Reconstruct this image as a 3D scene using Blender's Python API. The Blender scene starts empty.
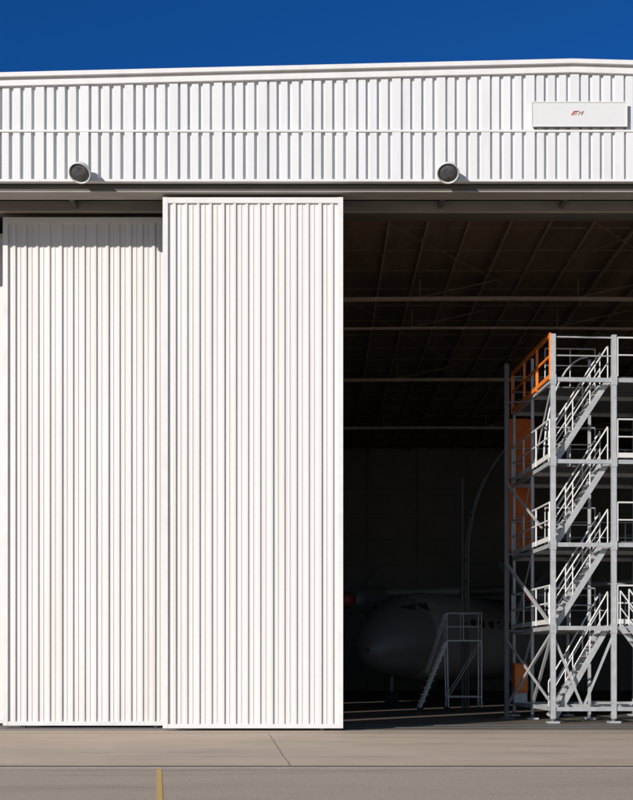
import bpy, math, random
from mathutils import Vector, Matrix
random.seed(7)
scene=bpy.context.scene
R=math.radians

# ---------------------------------------------------------------- materials
def mat(name, col, rough=0.6, metal=0.0, var=0.12, nscale=3.0, stretch=(1,1,1), bump=0.0, bscale=40, dirt=None, dirt_amt=0.0, dscale=1.0, dstretch=(1,1,1), spec=0.5):
    m=bpy.data.materials.new(name); m.use_nodes=True
    nt=m.node_tree; N=nt.nodes; L=nt.links
    b=N['Principled BSDF']; b.inputs['Roughness'].default_value=rough; b.inputs['Metallic'].default_value=metal
    b.inputs['Specular IOR Level'].default_value=spec
    tc=N.new('ShaderNodeTexCoord'); mp=N.new('ShaderNodeMapping'); mp.inputs['Scale'].default_value=stretch
    L.new(tc.outputs['Object'],mp.inputs['Vector'])
    n=N.new('ShaderNodeTexNoise'); n.inputs['Scale'].default_value=nscale; n.inputs['Detail'].default_value=6; n.inputs['Roughness'].default_value=0.6
    L.new(mp.outputs[0],n.inputs['Vector'])
    cr=N.new('ShaderNodeValToRGB'); cr.color_ramp.elements[0].position=0.3; cr.color_ramp.elements[1].position=0.7
    lo=[c*(1-var) for c in col]; hi=[min(1,c*(1+var)) for c in col]
    cr.color_ramp.elements[0].color=(*lo,1); cr.color_ramp.elements[1].color=(*hi,1)
    L.new(n.outputs['Fac'],cr.inputs['Fac']); out=cr.outputs['Color']
    if dirt:
        mp2=N.new('ShaderNodeMapping'); mp2.inputs['Scale'].default_value=dstretch; L.new(tc.outputs['Object'],mp2.inputs['Vector'])
        n2=N.new('ShaderNodeTexNoise'); n2.inputs['Scale'].default_value=dscale; n2.inputs['Detail'].default_value=8; n2.inputs['Roughness'].default_value=0.7
        L.new(mp2.outputs[0],n2.inputs['Vector'])
        r2=N.new('ShaderNodeValToRGB'); r2.color_ramp.elements[0].position=0.48; r2.color_ramp.elements[1].position=0.75
        r2.color_ramp.elements[0].color=(0,0,0,1); r2.color_ramp.elements[1].color=(dirt_amt,)*3+(1,)
        L.new(n2.outputs['Fac'],r2.inputs['Fac'])
        mx=N.new('ShaderNodeMix'); mx.data_type='RGBA'
        L.new(r2.outputs['Color'],mx.inputs[0]); L.new(out,mx.inputs[6]); mx.inputs[7].default_value=(*dirt,1)
        out=mx.outputs[2]
    L.new(out,b.inputs['Base Color'])
    if bump>0:
        n3=N.new('ShaderNodeTexNoise'); n3.inputs['Scale'].default_value=bscale; n3.inputs['Detail'].default_value=5
        L.new(tc.outputs['Object'],n3.inputs['Vector'])
        bp=N.new('ShaderNodeBump'); bp.inputs['Strength'].default_value=bump; bp.inputs['Distance'].default_value=0.02
        L.new(n3.outputs['Fac'],bp.inputs['Height']); L.new(bp.outputs[0],b.inputs['Normal'])
    return m

M_door=mat('door_cladding_paint',(0.69,0.665,0.645),0.5,var=0.04,nscale=1.0,stretch=(1.6,1.6,0.08),dirt=(0.53,0.48,0.44),dirt_amt=0.4,dscale=1.0,dstretch=(3,3,0.12),bump=0.12,bscale=1.0)
M_fascia=mat('fascia_cladding_paint',(0.69,0.69,0.695),0.42,var=0.04,nscale=1.0,stretch=(2,2,0.3),dirt=(0.50,0.49,0.48),dirt_amt=0.35,dscale=1.0,dstretch=(4,4,0.5),bump=0.08,bscale=2)
M_trim=mat('white_trim_paint',(0.71,0.70,0.69),0.4,var=0.03,nscale=2,dirt=(0.52,0.47,0.43),dirt_amt=0.35,dscale=2.5)
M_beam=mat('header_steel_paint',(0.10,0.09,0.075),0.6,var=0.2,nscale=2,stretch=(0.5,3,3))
M_beam2=mat('track_steel_grey',(0.33,0.31,0.28),0.55,var=0.15,nscale=2,stretch=(0.5,3,3))
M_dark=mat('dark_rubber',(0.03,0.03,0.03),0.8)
M_conc=mat('apron_concrete',(0.52,0.42,0.33),0.85,var=0.08,nscale=0.6,dirt=(0.31,0.25,0.195),dirt_amt=0.75,dscale=0.5,dstretch=(0.35,1.6,1),bump=0.3,bscale=30,spec=0.2)
M_asph=mat('worn_asphalt',(0.45,0.37,0.295),0.9,var=0.2,nscale=22,dirt=(0.29,0.235,0.185),dirt_amt=0.7,dscale=0.4,dstretch=(0.4,1.5,1),bump=0.6,bscale=60,spec=0.15)
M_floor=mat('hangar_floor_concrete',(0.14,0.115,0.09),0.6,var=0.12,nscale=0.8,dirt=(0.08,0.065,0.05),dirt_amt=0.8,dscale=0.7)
M_joint=mat('joint_sealant',(0.13,0.105,0.085),0.9,var=0.3,nscale=6)
M_crack=mat('fine_crack',(0.22,0.18,0.145),0.9,var=0.3,nscale=6)
M_jlight=mat('drain_kerb_concrete',(0.58,0.49,0.40),0.85,var=0.15,nscale=5)
M_yel=mat('yellow_line_paint',(0.60,0.40,0.07),0.8,var=0.1,nscale=20,dirt=(0.42,0.34,0.25),dirt_amt=1.0,dscale=6)
M_galv=mat('galvanised_steel',(0.46,0.465,0.47),0.45,metal=0.3,var=0.15,nscale=5)
M_white=mat('white_rail_paint',(0.64,0.63,0.61),0.45,var=0.05,nscale=5)
M_dsteel=mat('dark_grey_steel',(0.11,0.11,0.115),0.5,var=0.1,nscale=4)
M_orange=mat('orange_paint',(0.80,0.20,0.02),0.45,var=0.07,nscale=5)
M_orange2=mat('orange_tarpaulin',(0.70,0.14,0.02),0.7,var=0.2,nscale=3)
M_deck=mat('deck_grating',(0.14,0.14,0.14),0.6,metal=0.2,var=0.1,nscale=10)
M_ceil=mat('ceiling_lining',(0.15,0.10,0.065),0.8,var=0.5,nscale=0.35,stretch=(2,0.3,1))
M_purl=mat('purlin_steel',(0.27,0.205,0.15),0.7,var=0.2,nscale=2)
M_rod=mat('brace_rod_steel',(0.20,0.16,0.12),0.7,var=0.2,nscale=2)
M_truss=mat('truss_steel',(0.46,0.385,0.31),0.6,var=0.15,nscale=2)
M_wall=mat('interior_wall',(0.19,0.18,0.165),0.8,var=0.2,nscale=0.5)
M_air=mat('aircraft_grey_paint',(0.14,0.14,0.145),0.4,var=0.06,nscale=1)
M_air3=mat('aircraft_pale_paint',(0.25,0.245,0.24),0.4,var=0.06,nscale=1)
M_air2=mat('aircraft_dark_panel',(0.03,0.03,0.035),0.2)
M_red=mat('dark_red_paint',(0.40,0.07,0.04),0.4)
M_sign=mat('sign_face',(0.64,0.64,0.64),0.5,var=0.02)
M_signred=mat('sign_logo_red',(0.45,0.15,0.10),0.5)
M_signgr=mat('sign_logo_brown',(0.38,0.30,0.24),0.5)
M_glass=mat('floodlight_lens',(0.085,0.085,0.09),0.3,var=0.6,nscale=10)
M_lamp=mat('floodlight_housing',(0.62,0.62,0.60),0.4)

# ---------------------------------------------------------------- mesh builder
class B:
    def __init__(s): s.v=[]; s.f=[]; s.mi=[]; s.m=[]; s.sm=[]
    def idx(s,m):
        if m not in s.m: s.m.append(m)
        return s.m.index(m)
    def add(s,vs,fs,m,smooth=False):
        o=len(s.v); s.v+= [tuple(v) for v in vs]; i=s.idx(m)
        for f in fs: s.f.append([a+o for a in f]); s.mi.append(i); s.sm.append(smooth)
    def box(s,a,b,m):
        x0,y0,z0=a; x1,y1,z1=b
        vs=[(x0,y0,z0),(x1,y0,z0),(x1,y1,z0),(x0,y1,z0),(x0,y0,z1),(x1,y0,z1),(x1,y1,z1),(x0,y1,z1)]
        s.add(vs,[(0,3,2,1),(4,5,6,7),(0,1,5,4),(1,2,6,5),(2,3,7,6),(3,0,4,7)],m)
    def beam(s,p,q,w,h,m):
        p=Vector(p);q=Vector(q);d=(q-p).normalized()
        up=Vector((0,0,1)) if abs(d.z)<0.95 else Vector((0,1,0))
        a=d.cross(up).normalized(); b=a.cross(d).normalized()
        vs=[]
        for c in (p,q):
            for sa,sb in((-1,-1),(1,-1),(1,1),(-1,1)): vs.append(c+a*sa*w/2+b*sb*h/2)
        s.add(vs,[(0,3,2,1),(4,5,6,7),(0,1,5,4),(1,2,6,5),(2,3,7,6),(3,0,4,7)],m)
    def pipe(s,p,q,r,m,n=8,r2=None):
        p=Vector(p);q=Vector(q);d=(q-p).normalized(); r2=r if r2 is None else r2
        up=Vector((0,0,1)) if abs(d.z)<0.95 else Vector((0,1,0))
        a=d.cross(up).normalized(); b=a.cross(d).normalized(); vs=[]
        for c,rr in((p,r),(q,r2)):
            for k in range(n):
                t=2*math.pi*k/n; vs.append(c+a*rr*math.cos(t)+b*rr*math.sin(t))
        fs=[(k,(k+1)%n,n+(k+1)%n,n+k) for k in range(n)]
        s.add(vs,fs,m,True)
        s.add(vs,[tuple(range(n))[::-1],tuple(range(n,2*n))],m)
    def poly(s,pts,r,m,n=6):
        for a,b in zip(pts[:-1],pts[1:]): s.pipe(a,b,r,m,n)
    def loft(s,rings,m,smooth=True,cap=True):
        n=len(rings[0]); vs=[v for r in rings for v in r]; fs=[]
        for i in range(len(rings)-1):
            for k in range(n):
                fs.append((i*n+k,i*n+(k+1)%n,(i+1)*n+(k+1)%n,(i+1)*n+k))
        if cap: fs.append(tuple(range(n))[::-1]); fs.append(tuple((len(rings)-1)*n+k for k in range(n)))
        s.add(vs,fs,m,smooth)
    def obj(s,name,parent=None,bevel=0):
        me=bpy.data.meshes.new(name); me.from_pydata(s.v,[],s.f)
        for m in s.m: me.materials.append(m)
        for p,i,k in zip(me.polygons,s.mi,s.sm): p.material_index=i; p.use_smooth=k
        me.update()
        o=bpy.data.objects.new(name,me); scene.collection.objects.link(o)
        if parent: o.parent=parent
        if bevel:
            md=o.modifiers.new('bevel','BEVEL'); md.width=bevel; md.segments=2; md.limit_method='ANGLE'
        return o
def empty(name):
    e=bpy.data.objects.new(name,None); scene.collection.objects.link(e); return e

# ---------------------------------------------------------------- ground
g=B(); g.add([(-3000,-3000,0),(3000,-3000,0),(3000,3000,0),(-3000,3000,0)],[(0,1,2,3)],M_asph); g.obj('ground')
a=B(); a.add([(-60,-10.4,0.004),(60,-10.4,0.004),(60,0.6,0.004),(-60,0.6,0.004)],[(0,1,2,3)],M_conc)
a.add([(-60,-10.78,0.004),(60,-10.78,0.004),(60,-10.52,0.004),(-60,-10.52,0.004)],[(0,1,2,3)],M_jlight)
a.add([(-60,-10.52,0.006),(60,-10.52,0.006),(60,-10.26,0.006),(-60,-10.26,0.006)],[(0,1,2,3)],M_joint)
a.add([(-60,-0.95,0.008),(60,-0.95,0.008),(60,-0.88,0.008),(-60,-0.88,0.008)],[(0,1,2,3)],M_joint)
a.obj('concrete_apron')
c=B()
def crack(pts,w,m,z=0.008):
    for (x0,y0),(x1,y1) in zip(pts[:-1],pts[1:]):
        d=Vector((x1-x0,y1-y0)).normalized(); n=Vector((-d.y,d.x))*w/2
        c.add([(x0-n.x,y0-n.y,z),(x1-n.x,y1-n.y,z),(x1+n.x,y1+n.y,z),(x0+n.x,y0+n.y,z)],[(0,1,2,3)],m)
def jit(p,q,n=14,a=0.015):
    out=[]
    for i in range(n+1):
        t=i/n; out.append((p[0]+(q[0]-p[0])*t+random.uniform(-a,a)*(0<i<n),p[1]+(q[1]-p[1])*t))
    return out
crack(jit((-1.1,-1.0),(-0.42,-10.2)),0.018,M_crack)
crack(jit((8.2,-1.1),(9.0,-10.2)),0.02,M_crack)
crack(jit((-9.4,-1.1),(-9.0,-10.2)),0.02,M_crack)
c.obj('apron_crack')
y=B(); y.add([(-1.80,-15.8,0.004),(-1.73,-15.8,0.004),(-2.35,-10.9,0.004),(-2.42,-10.9,0.004)],[(0,1,2,3)],M_yel); y.obj('yellow_line')

# ---------------------------------------------------------------- hangar
H=empty('aircraft_hangar')
def profile(x0,x1,pitch,crown,slope,depth,stiff=0.0,sheetw=4):
    pts=[(x0,0)]; x=x0+(pitch-crown)/2-slope; i=0
    while x+crown+2*slope<x1-0.01:
        dd=depth*(1.0 if i%sheetw else 1.2); cw=crown*(1.0 if i%sheetw else 1.25)
        dd+=random.uniform(-0.003,0.003)
        pts+= [(x,0),(x+slope,-dd),(x+slope+cw,-dd),(x+2*slope+cw,0)]
        px=x+2*slope+cw+(pitch-cw-2*slope)*0.5
        if stiff and px+0.03<x1:
            pts+=[(px-0.024,0),(px-0.010,-depth*stiff),(px+0.010,-depth*stiff),(px+0.024,0)]
        x+=pitch; i+=1
    pts.append((x1,0)); return pts
def sheet(b,pts,y,zb,zt,m):
    vs=[];fs=[]
    for x,dy in pts:
        vs+=[(x,y+dy,zb(x) if callable(zb) else zb),(x,y+dy,zt(x) if callable(zt) else zt)]
    for i in range(len(pts)-1):
        fs.append((2*i,2*i+2,2*i+3,2*i+1))
    b.add(vs,fs,m)

def door(x0,x1,y,name,zt=12.7,z0=0.07):
    b=B(); st=0.12
    b.box((x0,y-0.06,z0),(x0+st,y+0.2,zt),M_trim)
    b.box((x1-st,y-0.06,z0),(x1,y+0.2,zt),M_trim)
    b.box((x0+st,y-0.055,zt-0.14),(x1-st,y+0.2,zt-0.002),M_trim)
    b.box((x0+st,y-0.055,z0),(x1-st,y+0.2,z0+0.10),M_trim)
    sheet(b,profile(x0+st,x1-st,0.289,0.055,0.016,0.036,0.38,4),y,z0+0.10,zt-0.14,M_door)
    b.box((x0+st,y+0.05,z0+0.13),(x1-st,y+0.06,zt-0.16),M_dsteel)
    for z in (3,6,9): b.box((x0+st,y+0.062,z),(x1-st,y+0.19,z+0.15),M_dsteel)
    for xx in (x0+0.5,x1-0.5): b.pipe((xx,y+0.03,0.09),(xx,y+0.12,0.09),0.08,M_dsteel,14)
    b.obj(name,H)
door(-3.655,0.631,0.0,'sliding_door_panel')
door(-7.79,-3.50,1.35,'sliding_door_panel_mid')
door(-12.1,-7.66,2.55,'sliding_door_panel_rear')
door(-16.4,-12.0,1.35,'sliding_door_panel_far')
for k,(xx,yy) in enumerate([(-20.7,2.55),(-25,1.35),(-29.3,2.55),(-33.6,1.35),(26,1.35),(30.3,0),(34.6,1.35),(38.0,2.55)]):
    door(xx,xx+4.45,yy,'sliding_door_panel_side')

# roof line
RP=[(-36,14.76),(6.0,15.77),(42,14.8)]
def zr(x):
    for (a,za),(b_,zb) in zip(RP[:-1],RP[1:]):
        if x<=b_: return za+(zb-za)*(x-a)/(b_-a)
    return RP[-1][1]
FY=-0.30
b=B()
sheet(b,profile(-36,42,0.262,0.160,0.010,0.065,0,4),FY,14.14,lambda x:zr(x)-0.27,M_fascia)
b.obj('fascia_upper_cladding',H)
b=B()
sheet(b,profile(-36,42,0.262,0.160,0.010,0.075,0,4),FY-0.03,12.985,14.10,M_fascia)
b.box((-36,FY-0.13,14.095),(42,FY+0.02,14.14),M_trim)
b.box((-36,FY-0.125,12.93),(42,FY+0.02,12.985),M_trim)
b.box((-36,FY+0.02,12.95),(42,FY+0.06,14.5),M_dsteel)
b.obj('fascia_lower_cladding',H)
b=B()
def prism(b,y0,y1,o0,o1,m):
    xs=[p[0] for p in RP]
    rings=[[(x,y0,zr(x)+o0),(x,y1,zr(x)+o0),(x,y1,zr(x)+o1),(x,y0,zr(x)+o1)] for x in xs]
    b.loft(rings,m,False)
prism(b,FY-0.22,FY+0.3,-0.10,0.0,M_trim)
prism(b,FY-0.13,FY+0.28,-0.275,-0.103,M_trim)
for k in range(-34,42,6):   # coping laps
    b.box((k,FY-0.223,zr(k)-0.098),(k+0.05,FY-0.2,zr(k)-0.006),M_trim)
b.obj('roof_coping',H)
b=B()
prism(b,FY+0.31,60,-0.25,-0.05,M_trim)
b.obj('roof',H)
b=B()
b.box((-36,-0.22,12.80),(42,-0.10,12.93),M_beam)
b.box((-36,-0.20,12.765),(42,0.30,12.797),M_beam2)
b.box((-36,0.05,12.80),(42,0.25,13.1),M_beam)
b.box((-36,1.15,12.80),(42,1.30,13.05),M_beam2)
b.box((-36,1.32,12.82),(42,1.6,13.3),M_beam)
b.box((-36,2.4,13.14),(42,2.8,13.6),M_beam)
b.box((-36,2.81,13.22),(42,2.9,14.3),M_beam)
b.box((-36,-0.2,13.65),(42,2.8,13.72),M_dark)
for x in range(-36,42,3):
    b.box((x,0.31,12.85),(x+0.1,1.14,13.0),M_beam)
b.obj('door_header_tracks',H)
b=B()
for yy in (0.09,1.44,2.64):
    b.box((-36,yy-0.03,0.005),(42,yy+0.03,0.02),M_dsteel)
b.obj('door_floor_rail',H)
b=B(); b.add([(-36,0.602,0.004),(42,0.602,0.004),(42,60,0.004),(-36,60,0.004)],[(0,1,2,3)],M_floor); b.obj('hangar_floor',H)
b=B()
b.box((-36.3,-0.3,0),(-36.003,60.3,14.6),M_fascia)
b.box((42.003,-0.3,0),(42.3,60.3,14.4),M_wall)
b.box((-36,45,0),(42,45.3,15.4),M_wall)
for x in range(-36,43,3): b.box((x-0.04,44.93,0),(x+0.04,44.998,14.5),M_dsteel)
for z in (1.5,3,4.5,6,7.5,9,10.5,12): b.box((-36,44.95,z-0.025),(42,44.995,z+0.025),M_dsteel)
b.obj('hangar_walls',H)
CZ=14.42
b=B()
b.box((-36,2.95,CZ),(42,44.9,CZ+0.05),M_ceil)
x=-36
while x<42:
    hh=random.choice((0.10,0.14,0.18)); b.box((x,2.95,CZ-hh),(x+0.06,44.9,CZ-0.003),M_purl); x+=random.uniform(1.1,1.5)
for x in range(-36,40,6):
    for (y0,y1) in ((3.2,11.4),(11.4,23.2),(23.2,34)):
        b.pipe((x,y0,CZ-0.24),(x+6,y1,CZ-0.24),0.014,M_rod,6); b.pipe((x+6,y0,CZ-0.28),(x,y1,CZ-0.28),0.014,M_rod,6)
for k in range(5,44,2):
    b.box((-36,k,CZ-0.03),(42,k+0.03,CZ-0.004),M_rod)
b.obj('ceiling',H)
def truss(y,zc,ch,r):
    t=B()
    pts=[]
    for i in range(40):
        x=-36+78*i/39; pts.append((x,y,zc-0.0012*(x-6)**2))
    for p,q in zip(pts[:-1],pts[1:]): t.beam(p,q,ch,ch,M_truss)
    x=-33; k=0
    while x<41:
        zc2=zc-0.0012*(x-6)**2+ch/2
        t.beam((x,y,zc2),(x,y,CZ-0.17),0.04,0.04,M_rod)
        t.beam((x,y,zc2),(x+2.6,y,CZ-0.19),0.03,0.03,M_rod); x+=5.2
    t.obj('roof_truss',H)
for yy,ch in ((11.4,0.12),(15.0,0.08),(23.2,0.12),(34.0,0.12)): truss(yy,13.6,ch,0)

# ---------------------------------------------------------------- sign
b=B(); sy=FY-0.18
b.box((5.05,sy,14.21),(7.26,sy+0.06,14.76),M_sign)
b.box((5.03,sy-0.012,14.19),(7.28,sy-0.001,14.215),M_trim); b.box((5.03,sy-0.012,14.755),(7.28,sy-0.001,14.78),M_trim)
b.box((5.03,sy-0.012,14.215),(5.055,sy-0.001,14.755),M_trim); b.box((7.255,sy-0.012,14.215),(7.28,sy-0.001,14.755),M_trim)
def glyph(x,z,w,h,m,sl=0.05):
    yy=sy-0.004
    b.add([(x,yy,z),(x+w,yy,z),(x+w+sl,yy,z+h),(x+sl,yy,z+h)],[(0,1,2,3)],m)
glyph(5.96,14.46,0.07,0.10,M_signred,0.06); glyph(6.05,14.46,0.03,0.10,M_signgr)
glyph(6.05,14.54,0.10,0.02,M_signred,0.01); glyph(6.12,14.46,0.03,0.09,M_signgr); glyph(6.19,14.46,0.03,0.10,M_signred); glyph(6.16,14.505,0.08,0.018,M_signgr,0.01)
b.obj('wall_sign')

# ---------------------------------------------------------------- floodlights
def flood(px):
    b=B(); c0=Vector((px,FY-0.42,13.02)); ax=Vector((-0.10,-0.66,-0.74)).normalized()
    u=ax.cross(Vector((0,0,1))).normalized(); v=u.cross(ax)
    n=32
    def ring(r,t): return [c0+ax*t+u*r*math.cos(2*math.pi*k/n)+v*r*math.sin(2*math.pi*k/n) for k in range(n)]
    b.loft([ring(0.05,-0.26),ring(0.12,-0.24),ring(0.19,-0.16),ring(0.235,-0.05),ring(0.255,0.0),ring(0.262,0.03),ring(0.255,0.045),ring(0.235,0.045),ring(0.225,0.01)],M_lamp,True,False)
    b.loft([ring(0.228,0.012),ring(0.19,0.03),ring(0.12,0.045),ring(0.05,0.05)],M_glass,True)
    b.pipe(c0-ax*0.22,(px,FY-0.12,13.22),0.03,M_lamp)
    b.box((px-0.08,FY-0.16,13.12),(px+0.08,FY-0.135,13.32),M_lamp)
    b.obj('flood_light')
flood((80-316.5)*29.3/1260); flood((448-316.5)*29.3/1260)

# ---------------------------------------------------------------- scaffold
S=empty('maintenance_scaffold')
O=Vector((6.38,4.0,0)); V=Vector((-0.066,0.998,0)).normalized(); U=Vector((V.y,-V.x,0))
def P(u,v,z): return O+U*u+V*v+Vector((0,0,z))
LV=[2.57,4.82,7.07,9.28]; W=1.67; D=4.7; US=[0,W,2*W+0.4,3*W+0.8]; VS=[0,D/2,D]
b=B()
for iu,u in enumerate(US):
    for v in VS:
        top=10.50 if iu<2 else 10.2
        if v==0:
            b.beam(P(u,v,0.12),P(u,v,top),0.13,0.13,M_galv)
        else: b.beam(P(u,v,0.12),P(u,v,top-0.1 if v<D else 9.3),0.08,0.08,M_galv)
        b.beam(P(u,v,0.0),P(u,v,0.05),0.32,0.32,M_galv); b.pipe(P(u,v,0.05),P(u,v,0.14),0.06,M_dsteel)
        if v==0:
            for z in LV: b.beam(P(u,v,z-0.14),P(u,v,z+0.12),0.16,0.16,M_galv)
b.obj('columns',S)
b=B(); um=US[-1]
for z in LV+[0.38]:
    for v in VS: b.beam(P(0,v,z),P(um,v,z),0.07,0.11,M_galv)
    for u in US: b.beam(P(u,0,z+0.003),P(u,D,z+0.003),0.07,0.11,M_galv)
b.obj('floor_beams',S)
b=B()
for z in LV:
    for (u0,u1,v0,v1) in ((0.05,W,1.3,D-0.05),(W,um-0.05,0.05,D-0.05)):
        k=v0
        while k<v1-0.1:
            p=[P(u0,k,z+0.065),P(u1,k,z+0.065),P(u1,k+0.22,z+0.065),P(u0,k+0.22,z+0.065)]
            q=[x+Vector((0,0,0.035)) for x in p]
            b.add(p+q,[(0,3,2,1),(4,5,6,7),(0,1,5,4),(1,2,6,5),(2,3,7,6),(3,0,4,7)],M_deck); k+=0.25
b.obj('decks',S)
def rail(b,p,q,m,h=1.1,n=3,r=0.022,toe=True):
    p=Vector(p);q=Vector(q);z=Vector((0,0,1))
    b.pipe(p+z*h,q+z*h,r*1.15,m); b.pipe(p+z*h*0.55,q+z*h*0.55,r,m)
    for i in range(n+1):
        a=p.lerp(q,i/n); b.pipe(a,a+z*h,r,m)
    if toe: b.beam(p+z*0.08,q+z*0.08,0.02,0.13,m)
b=B()
for i,z in enumerate(LV):
    last=i==3
    if not last:
        rail(b,P(-0.06,0.1,z+0.1),P(-0.06,D,z+0.1),M_white,1.05,3,0.026)
    rail(b,P(0,D+0.03,z+0.1),P(um,D+0.03,z+0.1),M_galv,1.05,5,0.018,False)
    rail(b,P(W+0.1,-0.03,z+0.1),P(um,-0.03,z+0.1),M_white,1.05,3,0.022,i%2==0)
    rail(b,P(0.1,1.25,z+0.1),P(W-0.15,1.25,z+0.1),M_galv,1.05,2,0.018,False)
z=LV[3]; b.pipe(P(0,0,z+1.15),P(W,0,z+1.15),0.025,M_galv); b.pipe(P(0,0,z+0.65),P(W,0,z+0.65),0.022,M_galv)
b.obj('guard_rails',S)
b=B(); z=LV[3]
for h in (0.10,1.22): b.beam(P(-0.06,0.05,z+h),P(-0.06,D,z+h),0.05,0.11,M_orange)
b.beam(P(-0.06,0.05,z+0.65),P(-0.06,D,z+0.65),0.045,0.06,M_orange)
for t in (0.05,D*0.33,D*0.66,D): b.beam(P(-0.06,t,z),P(-0.06,t,z+1.22),0.07,0.07,M_orange)
b.obj('orange_guard_rail',S)
b=B()
def flight(u0,z0,u1,z1,v0,v1,m=M_galv):
    n=int(round(abs(z1-z0)/0.205))
    for v in (v0,v1):
        b.beam(P(u0,v,z0),P(u1,v,z1),0.045,0.15,m)
        b.pipe(P(u0,v,z0+0.95),P(u1,v,z1+0.95),0.022,M_white); b.pipe(P(u0,v,z0+0.5),P(u1,v,z1+0.5),0.016,M_white)
        for t in (0,0.33,0.66,1):
            a=P(u0+(u1-u0)*t,v,z0+(z1-z0)*t); b.pipe(a,a+Vector((0,0,0.95)),0.018,M_white)
    for i in range(1,n):
        t=i/n; u=u0+(u1-u0)*t; zz=z0+(z1-z0)*t
        p=[P(u-0.11,v0,zz),P(u+0.11,v0,zz),P(u+0.11,v1,zz),P(u-0.11,v1,zz)]; q=[x+Vector((0,0,0.03)) for x in p]
        b.add(p+q,[(0,3,2,1),(4,5,6,7),(0,1,5,4),(1,2,6,5),(2,3,7,6),(3,0,4,7)],M_galv)
zz=[0.1]+LV
for i in range(4): flight(0.14,zz[i]+0.05,W-0.08,zz[i+1]+0.05,0.28,1.02)
flight(W+0.15+1.9,0.1,W+0.12,LV[0]+0.05,-0.95,-0.2)
b.obj('stairs',S)
b=B()
b.beam(P(0,D,0.4),P(0,D/2,2.5),0.06,0.06,M_galv); b.beam(P(0,D/2,0.4),P(0,0,2.5),0.07,0.07,M_galv)
b.pipe(P(0,0,LV[3]),P(0,D/2,LV[2]),0.025,M_galv)
b.beam(P(0.0,0.03,2.4),P(W*0.5,0.03,0.4),0.05,0.06,M_galv)
b.beam(P(W*0.5,0.03,0.4),P(W,0.03,2.4),0.05,0.06,M_galv)
b.pipe(P(0,D,LV[1]),P(0,D/2,LV[2]),0.022,M_galv); b.pipe(P(0,D,LV[0]),P(0,D/2,LV[1]),0.022,M_galv)
pp=Vector((5.58,7.0,0))
b.beam(pp,pp+Vector((0,0,10.4)),0.13,0.13,M_dsteel); b.beam(pp,pp+Vector((0,0,0.04)),0.4,0.4,M_dsteel)
# outrigger struts: main diagonals down to the near column, and a low one rising to it
b.beam(pp+Vector((0,0,4.55)),P(0,0.1,2.62),0.07,0.07,M_galv)
b.beam(pp+Vector((0,0,0.35)),P(0,0.1,2.45),0.07,0.07,M_galv)
b.beam(pp+Vector((0,0,6.9)),P(0,1.2,5.4),0.05,0.05,M_galv)
b.beam(pp+Vector((0,0,2.3)),P(0,0.1,0.5),0.05,0.05,M_galv)
for z0 in LV: b.beam(pp+Vector((0,0,z0)),P(0,2.9,z0),0.05,0.05,M_dsteel)
arc=[P(0.05+1.25*(1-math.cos(t)),1.2,7.2+3.0*math.sin(t)) for t in [R(k*10) for k in range(0,10)]]
b.poly(arc,0.03,M_galv)
b.obj('braces',S)
b=B()
def slab(p,q,z0,z1,m,t=0.04):
    d=(q-p).normalized(); n=Vector((d.y,-d.x,0))*t/2; vs=[]
    for z in (z0,z1): vs+=[Vector((a.x,a.y,z))+s*n for a,s in((p,-1),(q,-1),(q,1),(p,1))]
    b.add(vs,[(0,3,2,1),(4,5,6,7),(0,1,5,4),(1,2,6,5),(2,3,7,6),(3,0,4,7)],m)
slab(P(-0.12,D+0.12,0),P(0.66,D+0.12,0),7.3,9.15,M_orange2)
slab(P(-0.12,D+0.12,0),P(0.66,D+0.12,0),5.1,7.2,M_orange2)
b.obj('orange_panel',S)
b=B(); bb=P(0.0,3.4,0)
b.box((bb.x-0.28,bb.y,0.75),(bb.x+0.12,bb.y+0.5,1.62),M_orange2)
b.box((bb.x-0.26,bb.y-0.012,0.8),(bb.x+0.10,bb.y-0.002,1.57),M_orange)
b.box((bb.x-0.28,bb.y+0.1,0.44),(bb.x+0.12,bb.y+0.4,0.748),M_galv)
b.obj('orange_cabinet',S,0.01)

# ---------------------------------------------------------------- mobile access stair
b=B(); X0=3.35; Y0=12.0
for yy in (Y0,Y0+0.8):
    b.beam((X0+0.1,yy,0.12),(X0+1.0,yy,2.35),0.03,0.08,M_galv)
    b.pipe((X0+0.35,yy,1.3),(X0+1.0,yy,3.3),0.02,M_galv)
    b.pipe((X0+1.0,yy,3.3),(X0+2.15,yy,3.3),0.02,M_galv)
    b.pipe((X0+1.0,yy,2.85),(X0+2.15,yy,2.85),0.016,M_galv)
    for x in (1.0,1.55,2.15): b.pipe((X0+x,yy,2.35),(X0+x,yy,3.3),0.02,M_galv)
    b.beam((X0+1.05,yy,0.12),(X0+1.0,yy,2.35),0.045,0.045,M_galv)
    b.beam((X0+2.15,yy,0.12),(X0+2.15,yy,2.35),0.05,0.05,M_galv)
    b.beam((X0+1.05,yy,0.5),(X0+2.15,yy,0.5),0.04,0.04,M_galv)
    b.pipe((X0+1.05,yy,0.5),(X0+2.15,yy,2.3),0.016,M_galv)
    for x in (0.15,1.05,2.15): b.pipe((X0+x,yy-0.03,0.08),(X0+x,yy+0.03,0.08),0.08,M_dark,14)
b.box((X0+1.0,Y0,2.35),(X0+2.15,Y0+0.8,2.4),M_galv)
for i in range(1,10):
    t=i/10; x=X0+0.1+0.9*t; z=0.12+2.23*t; b.box((x-0.12,Y0,z),(x+0.1,Y0+0.8,z+0.035),M_white)
for x in (1.0,2.15): b.pipe((X0+x,Y0,0.5),(X0+x,Y0+0.8,0.5),0.02,M_galv)
b.pipe((X0+2.15,Y0,3.3),(X0+2.15,Y0+0.8,3.3),0.02,M_galv)
b.obj('mobile_access_stair')

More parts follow.
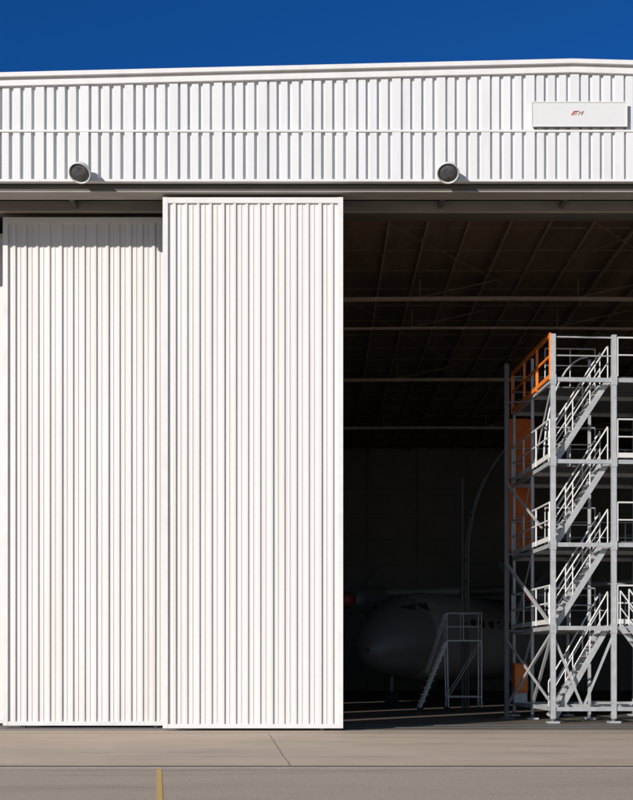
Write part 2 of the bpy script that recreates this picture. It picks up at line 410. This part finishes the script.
# ---------------------------------------------------------------- nose dock frame
b=B()
for yy in (13.2,14.0):
    pts=[]
    for k in range(0,10):
        t=R(k*10); pts.append((8.2-3.0*math.cos(t),yy,5.2+4.6*math.sin(t)))
    b.poly([(5.2,yy,0.0)]+pts,0.04,M_dsteel)
for k in (0,2,4,6,9):
    t=R(k*10); b.pipe((8.2-3.0*math.cos(t),13.2,5.2+4.6*math.sin(t)),(8.2-3.0*math.cos(t),14,5.2+4.6*math.sin(t)),0.03,M_dsteel)
b.pipe((5.05,13.6,0),(5.05,13.6,8.0),0.04,M_dsteel)
for z in (1.5,3,4.5): b.pipe((5.2,13.2,z),(5.2,14,z),0.03,M_dsteel)
b.obj('dock_frame')

# ---------------------------------------------------------------- aircraft
b=B()
A0=Vector((1.9,15.2,2.6)); ad=Vector((0.55,0.835,0)).normalized(); au=Vector((ad.y,-ad.x,0)); n=32
def AP(f,s,z): return A0+ad*f+au*s+Vector((0,0,z))
def fr(f,r,dz=0,rz=None):
    rz=r if rz is None else rz
    return [AP(f,r*math.cos(2*math.pi*k/n),dz+rz*math.sin(2*math.pi*k/n)) for k in range(n)]
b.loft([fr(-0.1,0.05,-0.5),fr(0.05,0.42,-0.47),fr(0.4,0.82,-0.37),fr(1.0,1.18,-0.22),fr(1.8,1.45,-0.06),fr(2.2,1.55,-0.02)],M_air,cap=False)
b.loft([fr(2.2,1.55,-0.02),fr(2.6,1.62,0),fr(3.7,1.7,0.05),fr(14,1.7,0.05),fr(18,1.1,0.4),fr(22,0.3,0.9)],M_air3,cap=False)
for s in (-1,1):
    for k,(f0,f1) in enumerate(((1.25,1.75),(1.8,2.3))):
        b.add([AP(f0,s*(0.72+0.30*k),0.74+0.16*k),AP(f1,s*(1.12+0.14*k),0.74+0.16*k),AP(f1,s*(0.84+.24*k),1.2+0.04*k),AP(f0+0.15,s*(0.50+.3*k),1.1+.1*k)],[(0,1,2,3)],M_air2)
    for k in range(12):
        b.pipe(AP(4.2+k*0.8,s*1.60,0.55),AP(4.2+k*0.8,s*1.70,0.55),0.16,M_air2,14)
def wing(s,f0,c0,z0,f1,c1,z1,s0,s1,t0=0.35,t1=0.15):
    def sec(f,c,z,ss,t):
        return [AP(f,ss,z),AP(f+c*0.15,ss,z+t*0.6),AP(f+c*0.45,ss,z+t*0.6),AP(f+c,ss,z),AP(f+c*0.45,ss,z-t*0.35),AP(f+c*0.12,ss,z-t*0.35)]
    b.loft([sec(f0,c0,z0,s0*s,t0),sec(f1,c1,z1,s1*s,t1)],M_air3,True)
for s in (-1,1):
    wing(s,7,2.8,1.9,7.4,1.5,2.2,0,12)
    def nr(f,r,dz=0): return [AP(f,s*4.0+r*math.cos(2*math.pi*k/16),1.6+dz+r*1.15*math.sin(2*math.pi*k/16)) for k in range(16)]
    b.loft([nr(4.6,0.05),nr(4.8,0.2),nr(5.1,0.3)],M_red)
    b.loft([nr(5.1,0.42),nr(5.6,0.55),nr(8,0.6),nr(11,0.25,0.2)],M_air)
    for k in range(4):
        t=R(45+90*k); c0=AP(4.95,s*4.0,1.6); d=au*math.cos(t)+Vector((0,0,math.sin(t)))
        b.beam(c0+d*0.2,c0+d*1.7,0.05,0.22,M_air2)
    wing(s,20.4,1.9,5.2,20.9,1.1,5.3,0,3.4,0.2,0.1)
    b.pipe(AP(8.8,s*1.6,-2.05),AP(8.8,s*1.3,-1.0),0.09,M_air); b.pipe(AP(8.8,s*1.5,-2.12),AP(8.8,s*1.8,-2.12),0.45,M_dark,20)
b.loft([[AP(17.5,x,1.2) for x in (-.12,.12)]+[AP(22,.1,1.2),AP(22,-.1,1.2)],[AP(20.3,x,5.3) for x in (-.08,.08)]+[AP(22.6,.05,5.3),AP(22.6,-.05,5.3)]],M_air,False)
b.pipe(AP(1.6,0,-2.25),AP(1.6,0,-1.1),0.07,M_air); b.pipe(AP(1.6,-0.15,-2.3),AP(1.6,0.15,-2.3),0.29,M_dark,18)
b.obj('aircraft')

# ---------------------------------------------------------------- light
EL,AZ=21,42
sd=Vector((-math.sin(R(AZ))*math.cos(R(EL)),-math.cos(R(AZ))*math.cos(R(EL)),math.sin(R(EL))))
ld=bpy.data.lights.new('sun','SUN'); ld.energy=5.0; ld.angle=R(0.5); ld.color=(1.0,0.945,0.885)
lo=bpy.data.objects.new('sun',ld); scene.collection.objects.link(lo)
lo.rotation_euler=sd.to_track_quat('Z','Y').to_euler(); lo.location=sd*80
w=bpy.data.worlds.new('World'); scene.world=w; w.use_nodes=True
nt=w.node_tree; N=nt.nodes; L=nt.links; bg=N['Background']; bg.inputs['Strength'].default_value=0.085
sk=N.new('ShaderNodeTexSky'); sk.sky_type='NISHITA'; sk.sun_disc=False; sk.sun_elevation=R(EL); sk.sun_rotation=math.atan2(sd.x,sd.y)%(2*math.pi)
sk.altitude=1500; sk.air_density=1.0; sk.dust_density=0.1; sk.ozone_density=3.5
tc=N.new('ShaderNodeTexCoord'); sp=N.new('ShaderNodeSeparateXYZ'); L.new(tc.outputs['Generated'],sp.inputs[0])
mr=N.new('ShaderNodeMapRange'); mr.inputs['From Min'].default_value=-0.2; mr.inputs['From Max'].default_value=0.8; L.new(sp.outputs['Y'],mr.inputs['Value'])
mx=N.new('ShaderNodeMix'); mx.data_type='RGBA'; mx.blend_type='MULTIPLY'; L.new(mr.outputs[0],mx.inputs[0]); L.new(sk.outputs[0],mx.inputs[6]); mx.inputs[7].default_value=(0.09,0.53,1.08,1)
L.new(mx.outputs[2],bg.inputs[0])

# ---------------------------------------------------------------- camera
cd=bpy.data.cameras.new('camera'); cd.sensor_fit='HORIZONTAL'; cd.sensor_width=36; cd.lens=36*1260/633
cd.shift_y=(664-400)/633; cd.clip_end=6000; cd.clip_start=0.1
co=bpy.data.objects.new('camera',cd); scene.collection.objects.link(co); co.location=(0,-30,1.6); co.rotation_euler=(R(90),0,0)
scene.camera=co
scene.view_settings.view_transform='Standard'; scene.view_settings.look='None'; scene.view_settings.exposure=0
